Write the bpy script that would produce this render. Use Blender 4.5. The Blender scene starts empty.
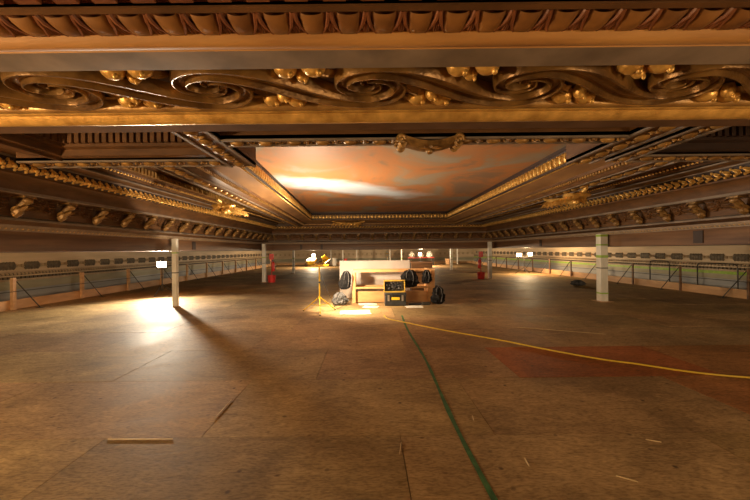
import bpy, bmesh, math, random
from mathutils import Vector, Matrix
random.seed(7)
PI = math.pi
SC = bpy.context.scene
COL = SC.collection
EYE = 1.54

# ------------------------------------------------------------ camera
cam = bpy.data.cameras.new('camera'); co = bpy.data.objects.new('camera', cam); COL.objects.link(co)
cam.lens = 16.0; cam.sensor_width = 36.0; cam.clip_start = 0.02; cam.clip_end = 200
co.location = (0, 0, EYE)
co.rotation_euler = (math.radians(90), math.radians(0.6), 0)
cam.shift_x = 7 / 750
SC.camera = co

# ------------------------------------------------------------ world and light
w = bpy.data.worlds.new('world'); SC.world = w; w.use_nodes = True
w.node_tree.nodes['Background'].inputs[0].default_value = (1.0, 0.62, 0.34, 1)
w.node_tree.nodes['Background'].inputs[1].default_value = 0.05
SC.view_settings.view_transform = 'Standard'; SC.view_settings.look = 'None'
SC.view_settings.gamma = 1; SC.view_settings.use_curve_mapping = False
SC.view_settings.exposure = 0.22

def lamp(name, kind, loc, energy, color, target=None, size=0.2, spot=None, blend=0.5):
    l = bpy.data.lights.new(name, kind); l.energy = energy; l.color = color
    if kind == 'AREA': l.shape = 'DISK'; l.size = size
    if kind in ('POINT', 'SPOT'): l.shadow_soft_size = size
    if kind == 'SPOT': l.spot_size = math.radians(spot); l.spot_blend = blend
    o = bpy.data.objects.new(name, l); COL.objects.link(o); o.location = loc
    if target:
        o.rotation_euler = (Vector(target) - Vector(loc)).to_track_quat('-Z', 'Y').to_euler()
    return o
WARM = (1.0, 0.71, 0.38); WARMW = (1.0, 0.78, 0.50); WHITE = (1.0, 0.86, 0.66)
# left floodlight, pointing along the deck towards the camera
lamp('flood_beam', 'SPOT', (-7.30, 11.78, 1.10), 1750, WHITE, (-3.0, 3.0, 1.35), 0.10, 150, 1.0)
# yellow tripod work light: one head down on the bench, one up at the painting
lamp('work_beam_down', 'SPOT', (-1.06, 8.32, 1.16), 560, WARMW, (-0.15, 8.9, 0.0), 0.06, 140, 0.8)
lamp('work_beam_up', 'SPOT', (-1.43, 8.26, 1.46), 470, (1.0, .80, .56), (-1.2, 9.0, 3.3), 0.08, 178, 0.05)
# far right pair of work lights
lamp('far_pair_beam', 'POINT', (9.5, 20.0, 1.3), 330, WARM, None, 0.12)
# unseen fill lights added behind the camera, no fixtures modelled
lamp('rear_fill_left', 'POINT', (-5.2, -0.6, 1.15), 760, WARM, None, 0.2)
lamp('rear_fill_right', 'POINT', (4.6, -1.2, 1.15), 260, WARM, None, 0.2)
# lamps deeper on the deck
lamp('deep_lamp_left', 'POINT', (-4.95, 30, 1.15), 600, WARMW, None, 0.15)
lamp('deep_lamp_mid', 'POINT', (4.8, 30.5, 1.15), 900, WARMW, None, 0.15)
lamp('side_fill_right', 'POINT', (10.4, 2.6, 1.35), 230, WARMW, None, 0.15)  # unseen fill added to brighten the right wall
lamp('side_fill_left', 'POINT', (-9.2, 1.6, 1.35), 230, WARMW, None, 0.15)  # unseen fill added to brighten the left wall

# ------------------------------------------------------------ helpers
def noise_mat(name, c1, c2, scale=4, rough=0.5, metal=0.0, stretch=(1, 1, 1), bump=0.0, detail=6, spec=0.5, bscale=None):
    m = bpy.data.materials.new(name); m.use_nodes = True; nt = m.node_tree; N = nt.nodes; L = nt.links
    b = N['Principled BSDF']
    tc = N.new('ShaderNodeTexCoord'); mp = N.new('ShaderNodeMapping'); mp.inputs['Scale'].default_value = stretch
    L.new(tc.outputs['Object'], mp.inputs[0])
    n = N.new('ShaderNodeTexNoise'); n.inputs['Scale'].default_value = scale; n.inputs['Detail'].default_value = detail
    L.new(mp.outputs[0], n.inputs['Vector'])
    r = N.new('ShaderNodeValToRGB'); r.color_ramp.elements[0].position = .32; r.color_ramp.elements[1].position = .68
    r.color_ramp.elements[0].color = (*c1, 1); r.color_ramp.elements[1].color = (*c2, 1)
    L.new(n.outputs['Fac'], r.inputs[0]); L.new(r.outputs[0], b.inputs['Base Color'])
    b.inputs['Roughness'].default_value = rough; b.inputs['Metallic'].default_value = metal
    b.inputs['Specular IOR Level'].default_value = spec
    if bump:
        n2 = N.new('ShaderNodeTexNoise'); n2.inputs['Scale'].default_value = bscale or scale * 6; n2.inputs['Detail'].default_value = 4
        L.new(mp.outputs[0], n2.inputs['Vector'])
        bp = N.new('ShaderNodeBump'); bp.inputs['Strength'].default_value = bump; bp.inputs['Distance'].default_value = 0.02
        L.new(n2.outputs['Fac'], bp.inputs['Height']); L.new(bp.outputs[0], b.inputs['Normal'])
    return m
def glow_mat(name, c, s):
    m = bpy.data.materials.new(name); m.use_nodes = True; b = m.node_tree.nodes['Principled BSDF']
    b.inputs['Base Color'].default_value = (*c, 1); b.inputs['Emission Color'].default_value = (*c, 1); b.inputs['Emission Strength'].default_value = s
    return m

M = {}
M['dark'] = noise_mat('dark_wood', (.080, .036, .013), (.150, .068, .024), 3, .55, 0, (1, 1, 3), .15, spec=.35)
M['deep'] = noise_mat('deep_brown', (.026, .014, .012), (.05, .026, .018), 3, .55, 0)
M['board'] = noise_mat('fascia_wood', (.115, .055, .027), (.215, .11, .053), 2.2, .45, 0, (.35, .35, 6), .1)
M['orange'] = noise_mat('orange_wood', (.36, .17, .05), (.54, .28, .085), 3, .6, 0, (.6, 4, 4), .1)
M['red_brown'] = noise_mat('red_brown', (.14, .042, .018), (.24, .085, .032), 5, .42, 0, (1, 1, 1), .1)
M['bronze'] = noise_mat('antique_gilt', (.20, .10, .03), (.46, .26, .075), 6, .38, .3, (1, 1, 1), .2)
M['dullgilt'] = noise_mat('dull_gilt', (.13, .065, .022), (.42, .24, .075), 9, .42, .3, (1, 1, 1), .3)
M['scrollgilt'] = noise_mat('scroll_gilt', (.11, .052, .016), (.32, .17, .048), 6, .32, .45, (1, 1, 1), .2)
M['gold'] = noise_mat('gold_leaf', (.46, .25, .06), (.84, .52, .15), 9, .33, .45, (1, 1, 1), .2)
M['trim'] = noise_mat('sheen_grey_trim', (.15, .11, .08), (.27, .205, .155), 4, .65, 0, (1, 1, 3), .05)  # grey puts the specular sheen of brown fillets and lips into the colour
M['greyband'] = noise_mat('grey_band', (.24, .17, .12), (.36, .27, .19), 2, .38, 0, (.5, 4, 4), .05)
M['plank'] = noise_mat('frame_plank', (.20, .10, .04), (.34, .18, .07), 2, .45, 0, (.5, .5, 4), .05)
M['stone'] = noise_mat('beige_stone', (.50, .37, .23), (.66, .50, .33), 1.6, .6, 0, (.4, .4, 3), .1)
M['stone_dark'] = noise_mat('dark_relief_stone', (.075, .055, .035), (.16, .12, .075), 12, .6, 0, (1, 1, 1), .4)  # dark stone tone for plaques, dentils and rope ground
M['stone_rel'] = noise_mat('stone_relief', (.36, .25, .14), (.50, .37, .23), 6, .55)
M['blue'] = noise_mat('blue_grey_wall', (.26, .27, .29), (.38, .37, .36), 1.5, .5, 0, (.3, .3, 4))
M['green_wall'] = noise_mat('grey_green_wall', (.28, .26, .17), (.38, .34, .23), 2, .55, 0, (.4, .4, 3))
M['lime'] = noise_mat('lime_net', (.22, .40, .03), (.34, .52, .05), 10, .5)
M['matte'] = noise_mat('matte_brown', (.10, .055, .03), (.15, .085, .05), 4, .9, 0, (1, 1, 1), spec=.15)
M['bench'] = noise_mat('bench_plywood', (.48, .24, .09), (.62, .34, .14), 2.5, .55, 0, (1, .6, 3), .05)
M['rim'] = noise_mat('dull_yellow', (.50, .31, .05), (.62, .40, .07), 6, .5)
M['tongue'] = noise_mat('tongue_wood', (.15, .060, .018), (.30, .135, .036), 7, .42)
M['ply'] = noise_mat('raw_plywood', (.50, .27, .12), (.66, .39, .19), 2.5, .55, 0, (1, .6, 3), .05)
M['plywhite'] = noise_mat('pale_board', (.42, .35, .30), (.52, .44, .38), 1.5, .55)
M['white'] = noise_mat('white_paint', (.62, .58, .50), (.78, .74, .66), 5, .5, 0, (1, 1, .5))
M['tape'] = noise_mat('green_tape', (.25, .42, .04), (.36, .55, .07), 10, .45)
M['black'] = noise_mat('black_plastic', (.018, .018, .02), (.04, .04, .042), 10, .4)
M['blackcloth'] = noise_mat('black_cloth', (.006, .006, .007), (.020, .018, .018), 9, .95, 0, (1, 1, 1), .5, spec=.1)
M['greycloth'] = noise_mat('grey_cloth', (.012, .012, .012), (.13, .12, .12), 7, .8, 0, (1, 1, 1), .5)
M['yellow'] = noise_mat('yellow_paint', (.80, .50, .02), (.90, .60, .04), 6, .35)
M['red'] = noise_mat('red_paint', (.55, .02, .015), (.68, .04, .03), 6, .35)
M['iron'] = noise_mat('dark_iron', (.03, .026, .022), (.07, .06, .05), 10, .5, .5)
M['chrome'] = noise_mat('brushed_steel', (.5, .48, .45), (.7, .68, .64), 10, .3, .9)
M['paper'] = noise_mat('paper', (.72, .68, .60), (.85, .82, .75), 5, .7)
M['cable'] = noise_mat('yellow_cable', (.62, .42, .03), (.72, .50, .05), 8, .45)
M['chalk'] = noise_mat('green_chalk', (.03, .10, .035), (.06, .19, .06), 14, .75)
M['lampglow'] = glow_mat('lamp_glass', (1.0, .88, .68), 60)
M['lampwarm'] = glow_mat('lamp_glass_warm', (1.0, .78, .48), 25)

class MB:
    def __init__(s): s.v = []; s.f = []
    def add(s, tpl, mat=None):
        vs, fs = tpl; b = len(s.v)
        if mat is None: s.v += [tuple(p) for p in vs]
        else: s.v += [tuple(mat @ Vector(p)) for p in vs]
        s.f += [tuple(i + b for i in f) for f in fs]; return s
    def box(s, x0, x1, y0, y1, z0, z1): return s.add(t_box(x0, x1, y0, y1, z0, z1))
    def tube(s, pts, r, n=8):
        b = len(s.v); P = [Vector(p) for p in pts]; k = len(P)
        for i, p in enumerate(P):
            t = (P[min(i + 1, k - 1)] - P[max(i - 1, 0)]).normalized()
            u = t.cross(Vector((0, 0, 1)));
            if u.length < .05: u = t.cross(Vector((0, 1, 0)))
            u.normalize(); q = t.cross(u)
            rr = r[i] if isinstance(r, (list, tuple)) else r
            for j in range(n):
                a = 2 * PI * j / n; s.v.append(tuple(p + (u * math.cos(a) + q * math.sin(a)) * rr))
        for i in range(k - 1):
            for j in range(n):
                j2 = (j + 1) % n; s.f.append((b + i * n + j, b + i * n + j2, b + (i + 1) * n + j2, b + (i + 1) * n + j))
        s.f.append(tuple(b + j for j in range(n))[::-1]); s.f.append(tuple(b + (k - 1) * n + j for j in range(n)))
        return s
    def lathe(s, prof, c=(0, 0, 0), n=16):
        b = len(s.v)
        for r, z in prof:
            for j in range(n):
                a = 2 * PI * j / n; s.v.append((c[0] + r * math.cos(a), c[1] + r * math.sin(a), c[2] + z))
        for i in range(len(prof) - 1):
            for j in range(n):
                j2 = (j + 1) % n; s.f.append((b + i * n + j, b + i * n + j2, b + (i + 1) * n + j2, b + (i + 1) * n + j))
        s.f.append(tuple(b + j for j in range(n))[::-1]); s.f.append(tuple(b + (len(prof) - 1) * n + j for j in range(n)))
        return s
    def mesh(s, name, mat, fix=True):
        me = bpy.data.meshes.new(name); me.from_pydata(s.v, [], s.f); me.materials.append(M[mat])
        bm = bmesh.new(); bm.from_mesh(me)
        if fix: bmesh.ops.recalc_face_normals(bm, faces=bm.faces)
        for f in bm.faces: f.smooth = True
        for e in bm.edges:
            if len(e.link_faces) == 2 and e.calc_face_angle() > 0.65: e.smooth = False
        bm.to_mesh(me); bm.free(); return me
    def obj(s, name, mat, parent=None, loc=None, bevel=0, fix=True):
        o = bpy.data.objects.new(name, s.mesh(name, mat, fix)); COL.objects.link(o)
        if parent: o.parent = parent
        if loc: o.location = loc
        if bevel:
            m = o.modifiers.new('bevel', 'BEVEL'); m.width = bevel; m.segments = 2; m.limit_method = 'ANGLE'
        return o
def t_box(x0, x1, y0, y1, z0, z1):
    return ([(x0, y0, z0), (x1, y0, z0), (x1, y1, z0), (x0, y1, z0), (x0, y0, z1), (x1, y0, z1), (x1, y1, z1), (x0, y1, z1)],
            [(0, 3, 2, 1), (4, 5, 6, 7), (0, 1, 5, 4), (1, 2, 6, 5), (2, 3, 7, 6), (3, 0, 4, 7)])
def t_ball(rx, ry, rz, c=(0, 0, 0), n=10, k=6):
    v = [(c[0], c[1], c[2] - rz)]; f = []
    for i in range(1, k):
        a = -PI / 2 + PI * i / k
        for j in range(n):
            b = 2 * PI * j / n; v.append((c[0] + rx * math.cos(a) * math.cos(b), c[1] + ry * math.cos(a) * math.sin(b), c[2] + rz * math.sin(a)))
    v.append((c[0], c[1], c[2] + rz))
    for j in range(n):
        j2 = (j + 1) % n; f.append((0, 1 + j2, 1 + j)); f.append((len(v) - 1, 1 + (k - 2) * n + j, 1 + (k - 2) * n + j2))
        for i in range(k - 2): f.append((1 + i * n + j, 1 + i * n + j2, 1 + (i + 1) * n + j2, 1 + (i + 1) * n + j))
    return v, f
def t_leaf(L, W, H, curl=0.0, n=7, lobes=0):
    """closed leaf along +x, relief toward -z, midrib raised"""
    v = []; f = []
    cs = [(-1, 0), (-.55, .75), (0, .45), (0.0001, 1.0), (.55, .75), (1, 0)]
    cs = [(-1, 0), (-.5, .8), (-.12, .55), (0, .9), (.12, .55), (.5, .8), (1, 0)]
    for i in range(n + 1):
        t = i / n; ww = W * (math.sin(PI * min(1, t * .92 + .06)) ** .7) * (1 + .22 * math.sin(lobes * PI * 2 * t) if lobes else 1)
        for (a, h) in cs:
            v.append((L * t, a * ww / 2, -(H * h * math.sin(PI * min(1, .15 + t * .8))) - curl * t * t))
    m = len(cs)
    for i in range(n):
        for j in range(m - 1): f.append((i * m + j, i * m + j + 1, (i + 1) * m + j + 1, (i + 1) * m + j))
        f.append((i * m + m - 1, i * m, (i + 1) * m, (i + 1) * m + m - 1))
    f.append(tuple(range(m))[::-1]); f.append(tuple(n * m + j for j in range(m)))
    return v, f
def TR(x, y, z, rz=0, ry=0, rx=0, s=1):
    return Matrix.Translation((x, y, z)) @ Matrix.Rotation(rz, 4, 'Z') @ Matrix.Rotation(ry, 4, 'Y') @ Matrix.Rotation(rx, 4, 'X') @ Matrix.Diagonal((s, s, s, 1))
def ribbon(mb, pts, widths, heights, prof=((-1, 0), (-.94, .75), (-.82, 1), (-.66, 1), (-.56, .55), (-.4, .5), (-.1, .62), (.15, .62), (.4, .5), (.56, .55), (.66, 1), (.82, 1), (.94, .75), (1, 0))):
    """raised band on a soffit at z = pts z, relief pointing down"""
    b = len(mb.v); k = len(pts); m = len(prof)
    for i, p in enumerate(pts):
        a = pts[max(0, i - 1)]; c = pts[min(k - 1, i + 1)]
        tx, ty = c[0] - a[0], c[1] - a[1]; l = math.hypot(tx, ty) or 1; nx, ny = -ty / l, tx / l
        for (s, h) in prof: mb.v.append((p[0] + nx * s * widths[i] / 2, p[1] + ny * s * widths[i] / 2, p[2] - h * heights[i]))
    for i in range(k - 1):
        for j in range(m - 1): mb.f.append((b + i * m + j, b + i * m + j + 1, b + (i + 1) * m + j + 1, b + (i + 1) * m + j))
        mb.f.append((b + i * m + m - 1, b + i * m, b + (i + 1) * m, b + (i + 1) * m + m - 1))
    mb.f.append(tuple(b + j for j in range(m))); mb.f.append(tuple(b + (k - 1) * m + j for j in range(m)))

def offset_path(path, off, closed):
    """offset to the RIGHT of the direction of travel, mitred"""
    n = len(path); out = []
    def rn(a, b):
        dx, dy = b[0] - a[0], b[1] - a[1]; l = math.hypot(dx, dy); return (dy / l, -dx / l)
    for i in range(n):
        if closed or 0 < i < n - 1: r1 = rn(path[i - 1], path[i]); r2 = rn(path[i], path[(i + 1) % n])
        elif i == 0: r1 = r2 = rn(path[0], path[1])
        else: r1 = r2 = rn(path[-2], path[-1])
        d = 1 + r1[0] * r2[0] + r1[1] * r2[1]
        out.append((path[i][0] + off * (r1[0] + r2[0]) / d, path[i][1] + off * (r1[1] + r2[1]) / d))
    return out
def sweep(mb, path, prof, closed=False):
    """prof: (offset right, Z above eye)"""
    rows = [[(x, y, EYE + z) for (x, y) in offset_path(path, o, closed)] for (o, z) in prof]
    n = len(path)
    for i in range(len(rows) - 1):
        for j in range(n if closed else n - 1):
            j2 = (j + 1) % n; b = len(mb.v)
            mb.v += [rows[i][j], rows[i][j2], rows[i + 1][j2], rows[i + 1][j]]; mb.f.append((b, b + 1, b + 2, b + 3))
    return mb
def weld(mb, d=1e-5):
    idx = {}; nv = []; mp = []
    for v in mb.v:
        k = (round(v[0], 5), round(v[1], 5), round(v[2], 5))
        if k not in idx: idx[k] = len(nv); nv.append(v)
        mp.append(idx[k])
    mb.v = nv; mb.f = [tuple(mp[i] for i in f) for f in mb.f]; mb.f = [f for f in mb.f if len(set(f)) > 2]; return mb
def along(path, off, z, spacing, closed=False, ymin=-99):
    P = offset_path(path, off, closed); n = len(P)
    for j in range(n if closed else n - 1):
        a = Vector(P[j]); b = Vector(P[(j + 1) % n]); L = (b - a).length; k = max(1, round(L / spacing)); t = (b - a) / L; ang = math.atan2(t.y, t.x)
        for i in range(k):
            p = a + (b - a) * ((i + .5) / k)
            if p.y > ymin: yield Matrix.Translation((p.x, p.y, EYE + z)) @ Matrix.Rotation(ang, 4, 'Z')   # local x along, local y = left
def arc(c0, c1, bulge, n=6):
    """profile points from c0 to c1 with a bulge to the left side"""
    (a, b), (c, d) = c0, c1; dx, dy = c - a, d - b; l = math.hypot(dx, dy); out = []
    for i in range(n + 1):
        t = i / n; h = bulge * math.sin(PI * t); out.append((a + dx * t - dy / l * h, b + dy * t + dx / l * h))
    return out
def struct(o, label=None):
    o['kind'] = 'structure'
    return o
def empty(name, loc=(0, 0, 0), rz=0):
    o = bpy.data.objects.new(name, None); COL.objects.link(o); o.location = loc; o.rotation_euler = (0, 0, rz); o.empty_display_size = .1; return o
def tag(o, label, cat, group=None):
    o['label'] = label; o['category'] = cat
    if group: o['group'] = group
    return o
def copy_tree(o, parent=None):
    c = o.copy(); COL.objects.link(c)
    if parent: c.parent = parent
    for ch in list(o.children): copy_tree(ch, c)
    return c
def stampcopy(me, name, mat4, parent):
    o = bpy.data.objects.new(name, me); COL.objects.link(o); o.matrix_world = mat4; o.parent = parent; o.matrix_basis = mat4; return o

# ------------------------------------------------------------ floor: plywood deck
XL, XR, YN, YF = -9.8, 11.0, -7.0, 36.0
def ply_floor_mat():
    m = bpy.data.materials.new('deck_plywood'); m.use_nodes = True; nt = m.node_tree; N = nt.nodes; L = nt.links; b = N['Principled BSDF']
    tc = N.new('ShaderNodeTexCoord'); at = N.new('ShaderNodeAttribute'); at.attribute_name = 'sheet'
    def mapping(sc):
        mp = N.new('ShaderNodeMapping'); mp.inputs['Scale'].default_value = sc; L.new(tc.outputs['Object'], mp.inputs[0]); return mp
    def noise(mp, s, d=5, dist=0):
        n = N.new('ShaderNodeTexNoise'); n.inputs['Scale'].default_value = s; n.inputs['Detail'].default_value = d; n.inputs['Distortion'].default_value = dist
        L.new(mp.outputs[0], n.inputs['Vector']); return n
    # offset the grain per sheet
    ad = N.new('ShaderNodeVectorMath'); ad.operation = 'MULTIPLY_ADD'; ad.inputs[1].default_value = (30, 30, 30)
    L.new(at.outputs['Color'], ad.inputs[0]); L.new(tc.outputs['Object'], ad.inputs[2])
    mg = N.new('ShaderNodeMapping'); mg.inputs['Scale'].default_value = (1.3, 3.4, 1); L.new(ad.outputs[0], mg.inputs[0])
    g = N.new('ShaderNodeTexNoise'); g.inputs['Scale'].default_value = 2.6; g.inputs['Detail'].default_value = 9; g.inputs['Roughness'].default_value = .68; g.inputs['Distortion'].default_value = 1.6
    L.new(mg.outputs[0], g.inputs['Vector'])
    ra = N.new('ShaderNodeValToRGB'); e = ra.color_ramp.elements; e[0].position = .3; e[0].color = (.27, .180, .085, 1); e[1].position = .72; e[1].color = (.56, .395, .20, 1)
    L.new(g.outputs['Fac'], ra.inputs[0])
    mul = N.new('ShaderNodeMix'); mul.data_type = 'RGBA'; mul.blend_type = 'MULTIPLY'; mul.inputs[0].default_value = 1
    L.new(ra.outputs[0], mul.inputs[6]); L.new(at.outputs['Color'], mul.inputs[7])
    # grime
    gr = noise(mapping((1, 1, 1)), .9, 8, .6); rg = N.new('ShaderNodeValToRGB'); rg.color_ramp.elements[0].position = .35; rg.color_ramp.elements[0].color = (.66, .62, .58, 1); rg.color_ramp.elements[1].position = .6; rg.color_ramp.elements[1].color = (1.08, 1.05, 1, 1)
    L.new(gr.outputs['Fac'], rg.inputs[0])
    m2 = N.new('ShaderNodeMix'); m2.data_type = 'RGBA'; m2.blend_type = 'MULTIPLY'; m2.inputs[0].default_value = 1
    L.new(mul.outputs[2], m2.inputs[6]); L.new(rg.outputs[0], m2.inputs[7])
    # knots
    vo = N.new('ShaderNodeTexVoronoi'); vo.inputs['Scale'].default_value = 2.6; vo.inputs['Randomness'].default_value = 1
    mk = mapping((1, 1.6, 1)); wob = N.new('ShaderNodeMix'); wob.data_type = 'VECTOR'; wob.inputs[0].default_value = .03
    L.new(mk.outputs[0], wob.inputs[4]); L.new(g.outputs['Color'], wob.inputs[5]); L.new(wob.outputs[1], vo.inputs['Vector'])
    rk = N.new('ShaderNodeValToRGB'); rk.color_ramp.elements[0].position = .035; rk.color_ramp.elements[0].color = (.30, .24, .2, 1); rk.color_ramp.elements[1].position = .075; rk.color_ramp.elements[1].color = (1, 1, 1, 1)
    L.new(vo.outputs['Distance'], rk.inputs[0])
    m3 = N.new('ShaderNodeMix'); m3.data_type = 'RGBA'; m3.blend_type = 'MULTIPLY'; m3.inputs[0].default_value = .85
    L.new(m2.outputs[2], m3.inputs[6]); L.new(rk.outputs[0], m3.inputs[7])
    # fine grit and fibres
    mf = mapping((14, 40, 1)); fn_ = noise(mf, 1.6, 6); rf = N.new('ShaderNodeValToRGB'); rf.color_ramp.elements[0].position = .36; rf.color_ramp.elements[0].color = (.62, .58, .54, 1); rf.color_ramp.elements[1].position = .56; rf.color_ramp.elements[1].color = (1.08, 1.08, 1.08, 1)
    L.new(fn_.outputs['Fac'], rf.inputs[0])
    m4 = N.new('ShaderNodeMix'); m4.data_type = 'RGBA'; m4.blend_type = 'MULTIPLY'; m4.inputs[0].default_value = .75; L.new(m3.outputs[2], m4.inputs[6]); L.new(rf.outputs[0], m4.inputs[7])
    # rows of screw heads and plugs
    vs = N.new('ShaderNodeVectorMath'); vs.operation = 'DIVIDE'; vs.inputs[1].default_value = (.61, .203, 1); L.new(tc.outputs['Object'], vs.inputs[0])
    vf = N.new('ShaderNodeVectorMath'); vf.operation = 'FRACTION'; L.new(vs.outputs[0], vf.inputs[0])
    vb = N.new('ShaderNodeVectorMath'); vb.operation = 'MULTIPLY_ADD'; vb.inputs[1].default_value = (.61, .203, 0); vb.inputs[2].default_value = (-.305, -.1015, 0); L.new(vf.outputs[0], vb.inputs[0])
    vl = N.new('ShaderNodeVectorMath'); vl.operation = 'LENGTH'; L.new(vb.outputs[0], vl.inputs[0])
    lt = N.new('ShaderNodeMapRange'); lt.inputs['From Min'].default_value = .010; lt.inputs['From Max'].default_value = .022; lt.inputs['To Min'].default_value = 1; lt.inputs['To Max'].default_value = 0; L.new(vl.outputs['Value'], lt.inputs[0])
    nm = noise(mapping((1, 1, 1)), 1.7, 3); gt = N.new('ShaderNodeMapRange'); gt.inputs['From Min'].default_value = .5; gt.inputs['From Max'].default_value = .62; L.new(nm.outputs['Fac'], gt.inputs[0])
    ml = N.new('ShaderNodeMath'); ml.operation = 'MULTIPLY'; L.new(lt.outputs[0], ml.inputs[0]); L.new(gt.outputs[0], ml.inputs[1])
    m5 = N.new('ShaderNodeMix'); m5.data_type = 'RGBA'; L.new(ml.outputs[0], m5.inputs[0]); L.new(m4.outputs[2], m5.inputs[6]); m5.inputs[7].default_value = (.10, .06, .035, 1)
    L.new(m5.outputs[2], b.inputs['Base Color'])
    b.inputs['Roughness'].default_value = .42
    rr = N.new('ShaderNodeMapRange'); rr.inputs['To Min'].default_value = .50; rr.inputs['To Max'].default_value = .80; L.new(gr.outputs['Fac'], rr.inputs[0]); L.new(rr.outputs[0], b.inputs['Roughness'])
    b.inputs['Specular IOR Level'].default_value = .22
    bp = N.new('ShaderNodeBump'); bp.inputs['Strength'].default_value = .16; bp.inputs['Distance'].default_value = .015; L.new(g.outputs['Fac'], bp.inputs['Height']); L.new(bp.outputs[0], b.inputs['Normal'])
    return m
M['deck'] = ply_floor_mat()
def build_floor():
    vs = []; fs = []; cols = []
    rng = random.Random(3)
    special = {(3, 1.8): (.92, .48, .33), (3, 4.24): (.95, .70, .52), (2, 3.49): (.95, .64, .47), (4, -0.2): (.9, .95, .95)}
    k = 0; y0 = 2.76 - 1.22 * 8
    starts = {}
    for row in range(-6, 30):
        ya = 2.76 + (row - 2) * 1.22; yb = ya + 1.22
        if yb < YN or ya > YF: continue
        ph = {1: .25, 2: -1.4, 3: -.64}.get(row, rng.uniform(-1.2, 1.2))
        x = ph - 2.44 * 6
        while x < XR:
            xa, xb = max(x, XL), min(x + 2.44, XR)
            if xb - xa > .05:
                b = rng.uniform(.80, 1.12); c = (b, b * rng.uniform(.94, 1.04), b * rng.uniform(.9, 1.05))
                for (r0, xx), cc in special.items():
                    if r0 == row and abs(xx - x) < .08: c = cc
                g = .0028; z = rng.uniform(-.0015, .002); n = len(vs)
                tb = t_box(xa + g, xb - g, max(ya, YN) + g, min(yb, YF) - g, -.018, z)
                vs += tb[0]; fs += [tuple(i + n for i in f) for f in tb[1]]; cols += [c] * 8
            x += 2.44
    me = bpy.data.meshes.new('floor'); me.from_pydata(vs, [], fs); me.materials.append(M['deck'])
    ca = me.color_attributes.new('sheet', 'FLOAT_COLOR', 'POINT')
    for i, c in enumerate(cols): ca.data[i].color = (*c, 1)
    o = bpy.data.objects.new('floor', me); COL.objects.link(o); struct(o)
    s = MB().box(XL, XR, YN, YF, -.12, -.0185).obj('deck_underlay', 'deep', o)
build_floor()

# ------------------------------------------------------------ side walls with frieze
def wall(name, X, side):
    """side=-1 left wall, +1 right wall.  profile stands proud toward the room"""
    y0, y1 = YN - .5, 38.0
    def PX(p): return X - side * p           # p = proud of the wall plane
    def band(p0, p1, z0, z1):
        return t_box(min(PX(p0), PX(p1)), max(PX(p0), PX(p1)), y0, y1, z0, z1)
    root = MB().add(band(-.25, 0, -2.2, 1.9)).obj(name, 'stone'); struct(root)
    MB().add(band(.0, .10, 1.38, 1.60)).add(band(.0, .14, 1.335, 1.38)).obj('crown_moulding', 'stone', root)
    MB().add(band(0, .05, .97, .995)).add(band(0, .09, .955, .97)).add(band(0, .06, .70, .735)).obj('string_course', 'stone_rel', root)
    MB().add(band(0, .035, .44, .70)).obj('lower_fascia', 'green_wall', root)
    MB().add(band(0, .02, -.1, .44)).obj('blue_panel', 'blue', root)
    if side > 0: MB().add(band(.035, .05, .60, .72)).obj('green_netting', 'lime', root)
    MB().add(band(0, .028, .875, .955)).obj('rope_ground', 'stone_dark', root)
    m = MB(); y = YN
    while y < 37.8:
        m.add(t_ball(.03, .048, .034), Matrix.Translation((PX(.045), y, .92)) @ Matrix.Rotation(-.6 * 1, 4, 'X')); y += .115
    m.obj('rope_ornament', 'stone_rel', root)
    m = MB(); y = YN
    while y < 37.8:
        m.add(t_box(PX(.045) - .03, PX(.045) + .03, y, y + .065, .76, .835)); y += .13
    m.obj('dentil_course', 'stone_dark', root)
    MB().add(band(0, .05, .835, .875)).obj('dentil_shelf', 'stone', root)
    # rosette plaques and pegs between
    t = MB(); t.add(t_box(-.02, .02, -.20, .20, -.115, .115))
    for j in range(5): t.add(t_ball(.05, .062, .13, (0, -.19 + j * .095, 0), 8, 6))
    for j in range(4): t.add(t_ball(.05, .03, .045, (0, -.14 + j * .095, .06), 8, 5))
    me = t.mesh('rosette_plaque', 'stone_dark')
    q = MB(); q.lathe([(.02, -.05), (.055, -.04), (.055, -.02), (.03, 0), (.05, .03), (.03, .05)], (0, 0, 0), 10)
    q2 = MB(); q2.add((q.v, q.f), Matrix.Translation((0, .08, 0))).add((q.v, q.f), Matrix.Translation((0, -.05, 0)))
    meq = q2.mesh('frieze_boss', 'stone_rel')
    for k in range(47):
        y = 2.55 + .75 * k
        if y > 37.5: break
        stampcopy(me, 'rosette_plaque', Matrix.Translation((PX(.0), y, 1.165)), root)
        stampcopy(meq, 'frieze_boss', Matrix.Translation((PX(.02), y + .36, 1.165)), root)
wall('wall_left', -10.9, -1)
wall('wall_right', 12.1, 1)
b = MB().box(-11.2, 12.4, 38.0, 38.3, -2.2, 1.9).obj('wall_back', 'stone'); struct(b)
m = MB()
for i in range(44): m.box(-10.6 + i * .52, -10.4 + i * .52, 37.94, 38.0, .95, 1.2)
m.obj('rosette_row', 'stone_rel', b)
MB().box(-10.9, 12.1, 37.96, 38.0, .3, .6).obj('lower_fascia', 'green_wall', b)
b = MB().box(-11.2, 12.4, YN - .8, YN - .5, -2.2, 3.8).obj('wall_front', 'dark'); struct(b)

# toe boards at the deck's edges
for nm, x0, x1 in (('trim_1', XL - .05, XL), ('trim_2', XR, XR + .05)):
    struct(MB().box(x0, x1, YN, YF, -.1, .26).obj(nm, 'ply'))
struct(MB().box(XL, XR, YF, YF + .05, -.1, .22).obj('trim_3', 'ply'))

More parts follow.
